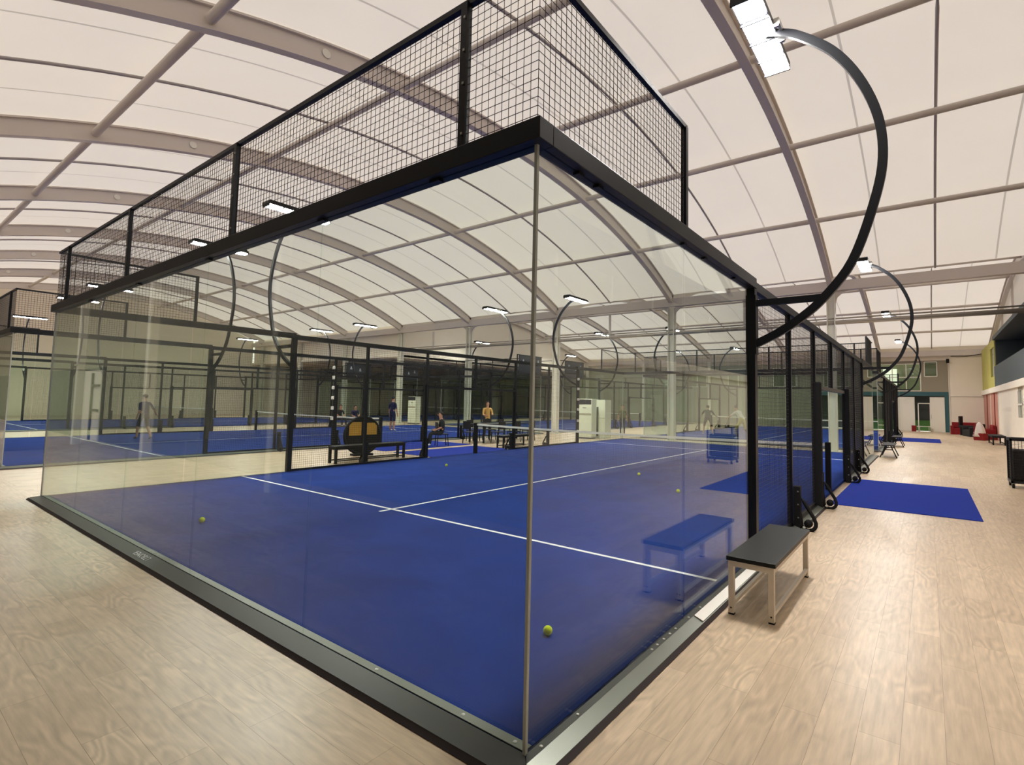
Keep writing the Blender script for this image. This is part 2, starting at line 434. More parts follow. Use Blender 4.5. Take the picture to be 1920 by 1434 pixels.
for x in ARX[1:5]:                                   # haunch plates where the columns meet the gutter
    for s_ in (-1, 1):
        pts = [(x+s_*0.15, YC-0.04, 6.26), (x+s_*0.75, YC-0.04, 6.26), (x+s_*0.42, YC-0.04, 6.16), (x+s_*0.22, YC-0.04, 5.98), (x+s_*0.15, YC-0.04, 5.7)]
        trim(MB().extrude_poly(pts, (0, 0.08, 0)), M['frame'])

# floors: two laying directions
struct(MB().quad((-0.1, -3.6, FZ), (7.2, -3.6, FZ), (7.2, YF, FZ), (-0.1, YF, FZ)).quad((XL, 0, FZ), (-0.1, 0, FZ), (-0.1, YF, FZ), (XL, YF, FZ)).build('floor', M['wood_y']))
struct(MB().quad((XL, -3.6, FZ), (-0.1, -3.6, FZ), (-0.1, 0, FZ), (XL, 0, FZ)).build('floor', M['wood_x']))

# walls
struct(MB().box(XL, 7.2, -3.75, -3.6, FZ, 2.6).build('wall_near', M['near_low']))
struct(MB().box(XL, 7.2, -3.75, -3.6, 2.6, 6.9).build('wall_near', M['near_wall']))
nd = struct(MB().box(-24.6, -22.4, -3.62, -3.56, FZ, 2.5).build('door_5', M['white']))
MB().box(-23.4, -23.3, -3.56, -3.5, FZ, 2.4).box(-23.4, -22.5, -3.56, -3.5, 1.9, 1.98).box(-23.4, -22.5, -3.56, -3.5, 1.0, 1.08).build('shelf_frame', M['dark'], nd)
mb = MB()
ys = [YN+(YC-YN)*i/24 for i in range(25)]
mb.extrude_poly([(XL, -3.6, FZ)]+[(XL, -3.6, 6.9)]+[(XL, y, z1(y)+D) for y in ys]+[(XL, YC, FZ)], (-0.15, 0, 0))
struct(mb.build('wall_left', M['cream']))
struct(MB().box(XL-0.15, XL, YC, YF, FZ, 4.7).build('wall_left', M['cream']))
struct(MB().box(XL, XP, YC+0.15, YC+0.25, 4.55, 6.9).build('wall_partition', M['cream']))
mb = MB(); ys = [YC+(YF-YC)*i/24 for i in range(25)]
mb.extrude_poly([(XP, YC, 4.55)]+[(XP, y, z2(y)+D) for y in ys]+[(XP, YF, 4.55)], (-0.1, 0, 0))
struct(mb.build('wall_partition', M['cream']))

# far wall, with its openings left open
FW = YF
def fwall(name, x0, x1, z0, z1_, mt, y=FW, t=0.12):
    return struct(MB().box(x0, x1, y, y+t, z0, z1_).build(name, mt))
fwall('wall_far', XL, 7.2, 5.25, 6.6, M['cream'], FW-0.06, 0.2)
fwall('wall_far', XL, -4.6, 2.9, 5.25, M['green_wall'])
fwall('wall_far', XL, -6.0, FZ, 2.9, M['green_wall'])
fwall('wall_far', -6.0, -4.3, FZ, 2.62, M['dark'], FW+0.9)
fwall('trim_90', -6.0, 2.85, 2.6, 2.9, M['teal'], FW-0.03, 0.15)
fwall('trim_91', 2.6, 2.85, FZ, 2.6, M['teal'], FW-0.03, 0.15)
fwall('wall_far', -4.6, -1.5, 2.9, 5.25, M['green_wall'])
fwall('wall_far', -1.5, 2.85, 2.9, 2.95, M['taupe'])
fwall('wall_far', 1.25, 2.85, 2.95, 5.25, M['taupe'])
fwall('wall_far', -1.5, 1.25, 5.05, 5.25, M['taupe'])
fwall('wall_far', 2.85, 7.2, FZ, 5.25, M['cream'])
# window bank
def window(n, x0, x1, z0, z1_, cols, rows, lit=False, inner=None):
    fr = MB(); t = 0.06
    for i in range(cols+1):
        x = x0+(x1-x0)*i/cols; fr.box(x-t/2, x+t/2, FW-0.06, FW+0.02, z0, z1_)
    for j in range(rows+1):
        z = z0+(z1_-z0)*j/rows; fr.box(x0, x1, FW-0.055, FW+0.015, z-t/2, z+t/2)
    o = struct(fr.build('window_%d' % n, M['white']))
    g = MB().box(x0, x1, FW-0.02, FW-0.01, z0, z1_).build('pane', M['pane'], o)
    return o
window(1, -1.45, 1.2, 2.98, 5.03, 3, 2)
struct(MB().box(-1.6, 1.35, FW+0.9, FW+1.0, 2.9, 5.3).build('wall_far', M['green_wall']))
struct(MB().box(-1.2, -0.3, FW+0.8, FW+0.88, 3.2, 4.7).build('window_2', M['lit']))
window(3, 1.45, 2.2, 4.05, 5.15, 1, 1)
for i, x in enumerate((-4.4, -8.3, -12.2, -16.0)):
    window(4+i, x-0.9, x+0.9, 3.3, 4.9, 2, 1)
# ground floor opening with sliding doors
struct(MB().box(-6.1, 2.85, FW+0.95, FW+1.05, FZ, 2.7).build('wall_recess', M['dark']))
struct(MB().box(-3.2, 1.8, FW+0.86, FW+0.92, FZ, 0.75).build('wall_recess', M['lime']))
for i, (x0, x1, mt) in enumerate(((-0.42, 0.8, 'white'), (1.72, 2.6, 'doorw'))):
    d = struct(MB().box(x0, x1, FW-0.09, FW-0.03, FZ, 2.5).build('door_%d' % (i+1), M[mt], bevel=0.01))
    MB().box(x0+0.05, x0+0.08, FW-0.12, FW-0.09, 0.9, 1.2).build('door_handle', M['steel'], d)
fr = MB().box(0.98, 1.04, FW-0.08, FW+0.02, FZ, 2.05).box(1.7, 1.76, FW-0.08, FW+0.02, FZ, 2.05).box(0.98, 1.76, FW-0.08, FW+0.02, 2.0, 2.06)
struct(fr.build('door_3', M['white']))
# projecting white box in the corner
struct(MB().box(2.95, 4.75, FW-1.0, FW-0.07, FZ, 2.52).build('wall_bay', M['cream']))
struct(MB().box(2.92, 4.75, FW-1.03, FW-0.07, 2.55, 5.35).build('wall_bay', M['cream']))
trim(MB().tube([(3.0, FW-1.1, 5.45), (3.9, FW-1.1, 5.42), (4.75, FW-1.1, 5.55)], 0.025, 8), M['pad'])
# right hand building
XW = 4.75
struct(MB().box(XW, XW+0.15, -3.6, 26.9, FZ, 2.65).build('wall_right', M['cream']))
struct(MB().box(XW, XW+0.15, 28.3, 36.0, FZ, 2.65).build('wall_right', M['cream']))
struct(MB().box(XW, XW+0.15, 26.9, 28.3, FZ, 1.35).build('wall_right', M['cream']))
struct(MB().box(XW, XW+0.15, 26.9, 28.3, 2.5, 2.65).build('wall_right', M['taupe']))
wf = struct(MB().box(XW-0.03, XW+0.1, 26.9, 27.0, 1.35, 2.5).box(XW-0.03, XW+0.1, 28.2, 28.3, 1.35, 2.5).box(XW-0.03, XW+0.1, 26.9, 28.3, 1.88, 1.95).build('window_8', M['white']))
MB().box(XW+0.04, XW+0.05, 27.0, 28.2, 1.35, 2.5).build('pane', M['pane'], wf)
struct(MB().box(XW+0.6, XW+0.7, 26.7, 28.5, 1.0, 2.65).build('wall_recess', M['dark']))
struct(MB().box(XW, XW+0.15, 36.0, FW, FZ, 2.65).build('wall_right', M['pink']))
for i, y in enumerate((36.0, 38.1, 40.4, 42.8)):
    trim(MB().box(XW-0.03, XW, y, y+0.12, FZ, 2.65), M['white' if i % 2 == 0 else 'red'])
struct(MB().box(XW-0.12, 7.2, -3.6, FW, 2.65, 2.95).build('trim_92', M['cream']))
struct(MB().box(XW-0.06, XW+0.02, -3.6, 37.0, 2.98, 4.12).build('wall_balcony', M['slate']))
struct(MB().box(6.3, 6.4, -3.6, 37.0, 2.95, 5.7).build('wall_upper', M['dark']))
struct(MB().box(XW+0.02, 7.2, 36.9, 37.0, 2.95, 5.7).build('wall_upper', M['slate']))
struct(MB().box(XW-0.1, 7.2, -3.6, 37.0, 5.62, 5.82).build('trim_93', M['slate']))
for i, y in enumerate((6, 12, 18, 24, 30)):
    g = struct(MB().box(6.22, 6.28, y, y+0.08, 3.0, 5.6).box(6.22, 6.28, y+3, y+3.08, 3.0, 5.6).box(6.22, 6.28, y, y+3.08, 4.3, 4.36).build('window_%d' % (9+i), M['white']))
    MB().box(6.24, 6.25, y+0.08, y+3, 3.0, 5.6).build('pane', M['pane'], g)
struct(MB().box(6.1, 6.2, 30.5, 31.3, 3.2, 5.3).build('door_4', M['white']))
# yellow-green upper room with a window
struct(MB().box(XW-0.03, 5.4, 39.4, FW-1.05, 2.95, 5.75).build('wall_yellow', M['yellow']))
struct(MB().box(XW-0.03, 5.4, 37.0, 39.4, 5.3, 5.75).box(XW-0.03, 5.4, 37.0, 39.4, 2.95, 3.6).box(XW-0.03, 5.4, 37.0, 37.2, 3.6, 5.3).build('wall_yellow', M['yellow']))
wf = struct(MB().box(XW, XW+0.05, 38.2, 38.28, 3.6, 5.3).build('window_20', M['white']))
MB().box(XW+0.02, XW+0.03, 37.2, 39.4, 3.6, 5.3).build('pane', M['pane'], wf)
# gable membrane above the building
mb = MB(); ys = [YN+(YC-YN)*i/24 for i in range(25)]
mb.extrude_poly([(7.1, -3.6, 5.8), (7.1, -3.6, 6.9)]+[(7.1, y, z1(y)+D) for y in ys]+[(7.1, YC, 5.8)], (0.1, 0, 0))
struct(mb.build('wall_gable', M['cream']))
mb = MB(); ys = [YC+(YF-YC)*i/24 for i in range(25)]
mb.extrude_poly([(5.45, YC, 5.8)]+[(5.45, y, z2(y)+D) for y in ys]+[(5.45, YF, 5.8)], (0.03, 0, 0))
struct(mb.build('wall_gable', M['membrane']))
struct(MB().box(7.1, 7.2, -3.6, FW+1, FZ, 5.9).build('wall_outer', M['cream']))
for y in (25, 30, 35, 40):
    trim(MB().bar((5.38, y, 5.8), (5.38, y, z2(y)+D), 0.1), M['frame'])

# ------------------------------------------------------------------ the court cage (origin = its near corner, cage runs to -x and +y)
GH = 3.0
def wires(mb, axis, fix, a0, a1, z0, z1_, step=0.05, r=0.0021):
    P = (lambda a, z: (fix, a, z)) if axis == 'y' else (lambda a, z: (a, fix, z))
    n = round((a1-a0)/step)
    for i in range(n+1):
        a = a0+(a1-a0)*i/n; mb.wire(P(a, z0), P(a, z1_), r)
    n = round((z1_-z0)/step)
    for i in range(n+1):
        z = z0+(z1_-z0)*i/n; mb.wire(P(a0, z), P(a1, z), r)
def ring_path():
    pts = [(0.1, 0, 0.42), (0.16, 0, 0.33), (0.23, 0, 0.21), (0.285, 0, 0.12)]
    for k in range(0, 9):
        a = R(35-k*24); pts.append((0.21+0.095*math.cos(a), 0, 0.045+0.095*math.sin(a)))
    pts += [(0.115, 0, 0.07), (0.1, 0, 0.2)]
    return pts

cage = thing('court_cage', 'nearest black steel and glass padel cage, its glass corner closest to the camera', 'court enclosure')
g = 0.004
for ys_, s in ((0.0, 1), (20.0, -1)):               # end walls, five panes each
    for i in range(5):
        MB().box(-2*i-2+g, -2*i-g, ys_-0.006, ys_+0.006, 0.0, GH).build('glass_panel', M['glass'], cage)
for xs in (0.0, -10.0):
    for y in (0, 2, 16, 18):
        MB().box(xs-0.006, xs+0.006, y+g+0.008, y+2-g-0.008, 0.0, GH).build('glass_panel', M['glass'], cage)
# corner seams (grey silicone) and top beams
for x in (0.0, -10.0):
    for y in (0.0, 20.0):
        MB().box(x-0.009, x+0.009, y-0.009, y+0.009, 0.0, GH).build('corner_strip', M['silver'], cage)
BT = 0.115
for y in (0.0, 20.0):
    MB().box(-10.06, 0.06, y-0.06, y+0.06, GH, GH+BT).build('top_beam', M['black'], cage, bevel=0.004)
for x in (0.0, -10.0):
    for y in (0.06, 15.94):
        MB().box(x-0.06, x+0.06, y, y+4.0, GH, GH+BT).build('top_beam', M['black'], cage, bevel=0.004)
    MB().box(x-0.05, x+0.05, 4.06, 15.94, GH-0.02, GH+0.08).build('top_rail', M['black'], cage)
    # posts along the side
    for y in (4.0, 16.0):
        MB().box(x-0.05, x+0.05, y-0.0, y+0.1, 0.0, GH).build('corner_post', M['black'], cage, bevel=0.003)
    for y in (6.0, 8.0, 12.0, 14.0):
        p = MB().box(x-0.035, x+0.035, y-0.03, y+0.03, 0.0, GH-0.02).build('post', M['black'], cage)
    s = 1 if x == 0 else -1
    for y in (6.1, 8.1, 11.9, 14.1):
        a, b = (0.03, 0.12) if s > 0 else (-0.12, -0.03)
        ft = MB().box(x+a, x+b, y-0.05, y+0.05, FZ, 0.55).build('post_foot', M['pad'], cage, bevel=0.01)
        MB().tube([(x+s*px, y, pz) for px, py, pz in ring_path()], 0.026, 8, closed=True).tube([(x+s*0.21, y-0.03, 0.045), (x+s*0.21, y+0.03, 0.045)], 0.055, 12).build('foot_loop', M['pad'], ft, smooth=True)
        for dz in (0.12, 0.3, 0.48): MB().box(x+s*0.09-0.01, x+s*0.09+0.01, y-0.06, y-0.048, dz-0.008, dz+0.008).build('bolt', M['steel'], ft)
        MB().sphere((x+s*0.16, y-0.05, FZ+0.05), 0.022, 8).build('bolt', M['steel'], ft, smooth=True)
    for ya, yb, za in ((4.1, 6.0, .03), (6.0, 8.0, .03), (8.0, 10.0, 2.05), (10.0, 12.0, 2.05), (12.0, 14.0, .03), (14.0, 16.0, .03)):
        wm = MB(); wires(wm, 'y', x, ya, yb, za, GH-0.03)
        wm.build('side_wire_mesh', M['wire'], cage, fix=False)
    # open doorway either side of the net
    MB().box(x-0.04, x+0.04, 8.0, 12.0, 1.98, 2.05).build('door_lintel', M['black'], cage)
    MB().box(x-0.04, x+0.04, 9.97, 10.03, 2.05, GH-0.02).build('post', M['black'], cage)
    for y in (8.0, 12.0):
        MB().box(x-0.07 if s < 0 else x-0.02, x+0.02 if s < 0 else x+0.12, y-0.06, y+0.06, FZ, 2.1).build('door_post_pad', M['pad'], cage, bevel=0.02)
    MB().box(x-0.02, x+0.02, 4.1, 8.0, 0.0, 0.045).build('bottom_rail', M['black'], cage)
    MB().box(x-0.02, x+0.02, 12.0, 16.0, 0.0, 0.045).build('bottom_rail', M['black'], cage)
# upper mesh, bent round the corners
UT = 4.0
for y, s in ((0.0, 1), (20.0, -1)):
    um = MB()
    wires(um, 'x', y, -10.0, 0.0, GH+BT, UT, 0.05, 0.0024)
    for x in (0.0, -10.0):
        wires(um, 'y', x, min(y, y+s*2), max(y, y+s*2), GH+BT, UT, 0.05, 0.0024)
    um.build('upper_wire_mesh', M['wire'], cage, fix=False)
    tr = MB().box(-10.03, 0.03, y-0.018, y+0.018, UT-0.015, UT+0.02)
    for x in (0.0, -10.0):
        tr.box(x-0.018, x+0.018, min(y, y+s*2.05), max(y, y+s*2.05), UT-0.015, UT+0.02)
    tr.build('upper_rail', M['black'], cage)
    for x in (-0.53, -3.48, -6.42, -9.36):
        p = MB().box(x-0.025, x+0.025, y-0.02-0.015, y+0.02-0.015, GH+BT, UT).build('upper_post', M['black'], cage)
        for z in (3.2, 3.5, 3.7, 3.9):
            if y == 0.0: MB().box(x+0.003, x+0.017, y-0.042, y-0.034, z-0.007, z+0.007).build('bolt', M['steel'], p)
    for x in (0.0, -10.0):
        MB().box(x-0.022, x+0.022, y+s*2.03-0.022, y+s*2.03+0.022, GH+BT, UT).build('upper_post', M['black'], cage)
# clips under the beams
for x in (-0.76, -2, -4, -6, -8): MB().box(x-0.04, x+0.04, -0.02, 0.02, GH-0.018, GH).build('glass_clip', M['black'], cage)
for y in (0.4, 0.62, 2.0, 2.5, 3.4): MB().box(-0.02, 0.02, y-0.03, y+0.03, GH-0.018, GH).build('glass_clip', M['black'], cage)
# kerb: sloping sheet outside the glass, flat strip inside, dark lip on the floor
def kerb_run(a, b, out, flat=0.0, mk='kerb'):
    """a->b along the glass line (2D), out = outward unit (2D)"""
    a = Vector((*a, 0)); b = Vector((*b, 0)); o = Vector((*out, 0)); d = (b-a).normalized()
    e = 0.15
    kb = MB()
    def P(base, off, z): return base+o*off+Vector((0, 0, z))
    A0, B0 = P(a-d*flat, flat, 0.002), P(b+d*flat, flat, 0.002)
    A1, B1 = P(a-d*0.13, 0.13, -0.03), P(b+d*0.13, 0.13, -0.03)
    A2, B2 = P(a-d*0.13, 0.13, FZ), P(b+d*0.13, 0.13, FZ)
    A3, B3 = P(a-d*flat, flat, FZ), P(b+d*flat, flat, FZ)
    vs = [kb.bm.verts.new(v) for v in (A0, A1, A2, A3, B0, B1, B2, B3)]
    for q in ((0, 1, 5, 4), (1, 2, 6, 5), (2, 3, 7, 6), (3, 0, 4, 7), (0, 3, 2, 1), (4, 5, 6, 7)): kb.bm.faces.new([vs[i] for i in q])
    kb.build('kerb_ramp', M[mk], cage)
    if flat:
        fb = MB(); c = [P(a, 0.007, 0.003), P(b, 0.007, 0.003), P(b, flat, 0.003), P(a-d*flat, flat, 0.003)]
        fb.extrude_poly([tuple(q) for q in c], (0, 0, -0.04)); fb.build('kerb_flat_strip', M['kerb'], cage)
    lp = MB()
    pts = [P(a-d*0.13, 0.13, -0.032), P(a-d*0.155, 0.155, FZ+0.004), P(a-d*0.13, 0.13, FZ)]
    vec = None
    L0 = [lp.bm.verts.new(p) for p in pts]
    L1 = [lp.bm.verts.new(p) for p in (P(b+d*0.13, 0.13, -0.032), P(b+d*0.155, 0.155, FZ+0.004), P(b+d*0.13, 0.13, FZ))]
    for i in range(3):
        j = (i+1) % 3; lp.bm.faces.new((L0[i], L0[j], L1[j], L1[i]))
    lp.bm.faces.new(L0); lp.bm.faces.new(L1[::-1])
    lp.build('kerb_lip', M['lip'], cage)
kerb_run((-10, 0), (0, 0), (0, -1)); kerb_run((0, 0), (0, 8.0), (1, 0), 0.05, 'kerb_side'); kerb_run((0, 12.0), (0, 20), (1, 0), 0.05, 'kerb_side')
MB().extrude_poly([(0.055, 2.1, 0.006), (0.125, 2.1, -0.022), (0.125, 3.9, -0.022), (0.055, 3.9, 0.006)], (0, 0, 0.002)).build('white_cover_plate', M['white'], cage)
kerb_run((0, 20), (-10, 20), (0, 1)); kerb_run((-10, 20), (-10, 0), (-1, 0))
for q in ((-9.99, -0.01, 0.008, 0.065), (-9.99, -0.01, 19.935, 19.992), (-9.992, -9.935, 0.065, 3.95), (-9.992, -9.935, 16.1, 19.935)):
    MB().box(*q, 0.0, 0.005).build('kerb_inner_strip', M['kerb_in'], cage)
def stud(x, y, z, r=0.011):
    MB().sphere((x, y, z), r, 8, (1, 1, 0.5)).build('kerb_stud', M['steel'], cage, smooth=True)
for y in (0.09, 0.42, 1.36, 1.45, 1.56, 1.67, 1.78, 2.04, 2.3): stud(0.03, y, 0.003)
for x in (-0.09, -0.45, -1.2): stud(x, 0.035, 0.003, 0.014)

def copy_note(o): return o
court_spots = [((-15, 0.2, 0), 'second padel cage from the right in the near row, across the walkway'),
               ((-30, 0.2, 0), 'third padel cage in the near row, farthest from the camera along the hall end'),
               ((0, 22.3, 0), 'padel cage directly behind the nearest one, beyond the white columns'),
               ((-15, 22.3, 0), 'padel cage behind the columns, second from the pale right-hand building'),
               ((-30, 22.3, 0), 'padel cage deep in the low-ceilinged far corner of the hall')]
for loc, lb in court_spots:
    dup(cage, loc, 0, lb)

far_cage = bpy.data.objects['court_cage.001']
for z in (2.6, 2.2, 1.77, 1.36, 0.9, 0.48):
    MB().box(-10.03+0.05, -9.93+0.05, 15.96, 16.0, z-0.05, z+0.05).build('white_cable_clip', M['white'], cage, bevel=0.015)
for z in (2.7, 2.35, 2.0, 1.65, 1.3, 0.95):
    MB().box(0.02, 0.12, 7.86, 7.92, z-0.06, z+0.06).build('white_cable_clip', M['white'], far_cage, bevel=0.015)

# printed lettering on the kerb of the nearest cage (reads from the court side)
fc = bpy.data.curves.new('kerb_lettering', 'FONT'); fc.body = 'LTBOMER'; fc.size = 0.085; fc.extrude = 0.0004; fc.space_character = 1.15
fo = bpy.data.objects.new('kerb_lettering', fc); COL.objects.link(fo)
bpy.context.view_layer.update()
me = bpy.data.meshes.new_from_object(fo.evaluated_get(bpy.context.evaluated_depsgraph_get()))
COL.objects.unlink(fo); bpy.data.objects.remove(fo)
me.materials.clear(); me.materials.append(M['line'])
fo = bpy.data.objects.new('kerb_lettering', me); COL.objects.link(fo); fo.parent = cage
fo.location = (-4.86, -0.035, -0.0035); fo.rotation_euler = (math.atan2(-0.034, 0.13), 0, R(180))
fo['label'] = 'pale printed lettering on the dark kerb'

# ------------------------------------------------------------------ turf and lines
turf = thing('court_turf', 'blue artificial turf of the nearest court with a yellow ball close to its glass corner', 'turf')
MB().box(-9.99, -0.01, 0.01, 19.99, FZ+0.001, 0.0).build('turf_surface', M['turf'], turf)
def line(x0, x1, y0, y1): MB().box(x0, x1, y0, y1, 0.0, 0.002).build('court_line', M['line'], turf)
line(-9.99, -0.08, 3.025, 3.075); line(-9.99, -0.08, 16.925, 16.975); line(-5.025, -4.975, 2.83, 17.15)
turf_labels = ['blue turf inside the cage across the walkway from the nearest court', 'blue turf of the third court along the near row',
               'blue turf of the court behind the nearest one', 'blue turf of the far court past the tall ivory air conditioner',
               'blue turf in the low-ceilinged far corner']
for (loc, _), lb in zip(court_spots, turf_labels):
    dup(turf, loc, 0, lb)

# ------------------------------------------------------------------ nets
net = thing('padel_net', 'black padel net with white tape across the nearest court', 'net')
for x in (-9.93, -0.07):
    MB().box(x-0.05, x+0.05, 9.95, 10.05, 0.0, 0.95).build('net_post', M['pad'], net, bevel=0.01)
nm = MB()
def zt(x): return 0.92-0.04*(1-((x+5)/4.9)**2)
n = 210
for i in range(n+1):
    x = -9.88+9.76*i/n; nm.wire((x, 10, 0.02), (x, 10, zt(x)-0.03), 0.0016)
for j in range(20):
    pts = [(-9.88+9.76*k/12) for k in range(13)]
    for a, b in zip(pts, pts[1:]):
        nm.wire((a, 10, 0.02+(zt(a)-0.05)*j/19), (b, 10, 0.02+(zt(b)-0.05)*j/19), 0.0016)
nm.build('net_mesh', M['wire'], net, fix=False)
MB().tube([(-9.88+9.76*k/12, 10, zt(-9.88+9.76*k/12)-0.02) for k in range(13)], 0, w=0.012, h=0.055).build('net_tape', M['tape'], net)
for (loc, _), lb in zip(court_spots, ['net of the court across the walkway', 'net of the third court in the near row', 'net of the court behind the nearest one',
                                      'net of the court behind the columns with dark boards over its corner', 'net in the low-ceilinged far corner court']):
    dup(net, loc, 0, lb)

# ------------------------------------------------------------------ curved floodlight arms
PROF = [(0.05, 2.37), (0.28, 2.48), (0.5, 2.62), (0.73, 2.82), (1.0, 3.18), (1.2, 3.75), (1.285, 4.2), (1.25, 4.65), (1.09, 5.11), (0.85, 5.5), (0.53, 5.8), (0.36, 5.9), (0.2, 5.96)]
def catmull(pts, n=5):
    out = []; P = [pts[0]]+pts+[pts[-1]]
    for i in range(1, len(P)-2):
        for k in range(n):
            t = k/n; q = []
            for c in range(2):
                a, b, cc, d = P[i-1][c], P[i][c], P[i+1][c], P[i+2][c]
                q.append(0.5*((2*b)+(-a+cc)*t+(2*a-5*b+4*cc-d)*t*t+(-a+3*b-3*cc+d)*t**3))
            out.append(tuple(q))
    out.append(pts[-1]); return out
def make_lamp():
    t = thing('floodlight_arm', 'x', 'floodlight')
    MB().tube([(x, 0, z) for x, z in catmull(PROF)], 0, w=0.05, h=0.085).build('curved_arm', M['black'], t, smooth=False)
    MB().bar((0.05, 0, 2.83), (0.76, 0, 2.83), 0.05, 0.07).build('strut', M['black'], t)
    MB().box(0.045, 0.06, -0.05, 0.05, 2.25, 2.92).box(0.055, 0.066, -0.03, -0.015, 2.82, 2.84).box(0.055, 0.066, -0.03, -0.015, 2.4, 2.42).build('mounting_plate', M['black'], t)
    hd = MB().box(0.0, 0.3, -0.74, 0.74, 5.93, 6.0)
    for y in (-0.74, -0.36, 0.02, 0.4, 0.72): hd.box(0.0, 0.3, y-0.01, y+0.01, 5.89, 5.94)
    for k in range(12): hd.box(0.02+k*0.024, 0.025+k*0.024, -0.7, 0.7, 6.0, 6.03)
    h = hd.build('lamp_head', M['black'], t)
    for y in (-0.55, -0.17, 0.21, 0.56):
        MB().box(0.015, 0.285, y-0.17, y+0.15, 5.915, 5.93).build('led_module', M['led'], h)
    MB().box(0.3, 0.36, -0.16, -0.13, 5.9, 6.0).box(0.3, 0.36, 0.13, 0.16, 5.9, 6.0).box(0.34, 0.37, -0.16, 0.16, 5.92, 5.98).build('bracket', M['steel'], t)
    return t
lamp = make_lamp()
lamp.location = (0, 4.05, 0)
lamp['label'] = 'largest curved black floodlight arm, blazing lamp, on the post beside the white-legged bench'
names = {(0, 0): ('the nearest cage', ''), (-15, 0.2): ('the cage across the walkway', ''), (-30, 0.2): ('the third cage of the near row', ''),
         (0, 22.3): ('the cage behind the nearest one', ''), (-15, 22.3): ('the far cage behind the columns', ''), (-30, 22.3): ('the cage in the low far corner', '')}
for (cx, cy), (nm_, _) in names.items():
    for side, wy in ((0, 4.05), (0, 16.05), (-10, 4.05), (-10, 16.05)):
        if (cx, cy, side, wy) == (0, 0, 0, 4.05): continue
        if (cx, cy) == (-30, 22.3): continue
        lb = 'floodlight arm on %s, %s post, %s side' % (nm_, 'front' if wy < 10 else 'rear', 'aisle' if side == 0 else 'inner')
        dup(lamp, (cx+side, cy+wy, 0), 0 if side == 0 else math.pi, lb)

# ------------------------------------------------------------------ opaque score boards above the cage corners
def board(x, y0, y1, lb):
    t = thing('sponsor_board', lb, 'board', (x, (y0+y1)/2, GH+BT))
    h = (y1-y0)/2
    MB().box(0.03, 0.06, -h, h, 0.02, 0.86).build('panel', M['screen'], t)
    MB().box(0.02, 0.07, -h-0.02, h+0.02, 0.0, 0.02).box(0.02, 0.07, -h-0.02, h+0.02, 0.86, 0.88).build('panel_frame', M['black'], t)
    mk = MB()
    for k, zz in ((-0.6, 0.55), (0.1, 0.45), (0.65, 0.58)):
        mk.quad((0.062, k-0.09, zz-0.08), (0.062, k+0.09, zz-0.08), (0.062, k+0.02, zz+0.12), (0.062, k-0.04, zz+0.12))
    mk.build('pale_emblems', M['mark'], t)
board(-15, 18.25, 20.15, 'navy board over the rear glass corner of the cage across the walkway')
board(-15, 22.4, 24.4, 'navy board over the front corner of the far cage, above the ivory air conditioner')
board(-30, 18.25, 20.15, 'navy board over the rear corner of the third cage in the near row')
board(-30, 22.4, 24.4, 'navy board at the low-ceilinged far corner cage')

# ------------------------------------------------------------------ mats at the doorways
for (x0, x1, y0, y1, lb) in ((0.14, 2.24, 8.62, 12.65, 'bright blue mat on the wood floor outside the nearest cage door'),
                             (0.14, 2.1, 30.9, 34.9, 'thin-looking blue mat far down the aisle by the second cage'),
                             (-12.2, -10.15, 8.62, 12.3, 'blue mat in the walkway left of the nearest cage'),
                             (-14.9, -12.7, 8.7, 12.7, 'blue mat in the walkway against the opposite cage')):
    tag(MB().box(x0, x1, y0, y1, FZ, FZ+0.012).build('floor_mat', M['mattop']), lb, 'mat')

# ------------------------------------------------------------------ benches
def bench(name, lb, loc, rot, L=1.5, W=0.36, H=0.44, top='bench_top', leg='bench_leg', lt=0.045):
    t = thing(name, lb, 'bench', loc, rot)
    MB().box(-W/2-0.015, W/2+0.015, -L/2, L/2, H, H+0.035).build('seat', M[top], t, bevel=0.004)
    for y in (-L/2+0.03, L/2-0.03):
        for x in (-W/2+lt/2, W/2-lt/2):
            l = MB().box(x-lt/2, x+lt/2, y-lt/2, y+lt/2, 0.012, H-lt).build('leg', M[leg], t, bevel=0.003)
            fb = MB().box(x-lt/2, x+lt/2, y-lt/2, y+lt/2, 0.0, 0.012)
            fb.box(x-0.006, x+0.006, y-lt/2-0.002, y-lt/2, 0.05, 0.062)
            fb.build('rubber_foot', M['pad'], l)
    MB().box(-W/2, W/2, -L/2+0.03-lt/2, -L/2+0.03+lt/2, H-lt, H).box(-W/2, W/2, L/2-0.03-lt/2, L/2-0.03+lt/2, H-lt, H).box(-W/2, -W/2+0.03, -L/2+0.05, L/2-0.05, H-lt, H).box(W/2-0.03, W/2, -L/2+0.05, L/2-0.05, H-lt, H).build('seat_frame', M[leg], t)
    for x in (-W/2+0.015, W/2-0.015):
        MB().box(x-0.015, x+0.015, -L/2+0.05, L/2-0.05, 0.06, 0.09).build('stretcher', M[leg], t)
    return t
bench('bench', 'black-topped bench with white square legs beside the nearest cage', (0.385, 3.22, FZ), 0, 1.5)
bench('bench', 'low all-black bench in the walkway outside the left mesh of the nearest cage', (-11.0, 6.85, FZ), 0, 2.25, 0.34, 0.42, 'bench_top', 'pad', 0.06)
bench('bench', 'low black bench outside the far door of the nearest cage, near the dining table', (-11.0, 13.2, FZ), 0, 1.6, 0.34, 0.42, 'bench_top', 'pad', 0.05)
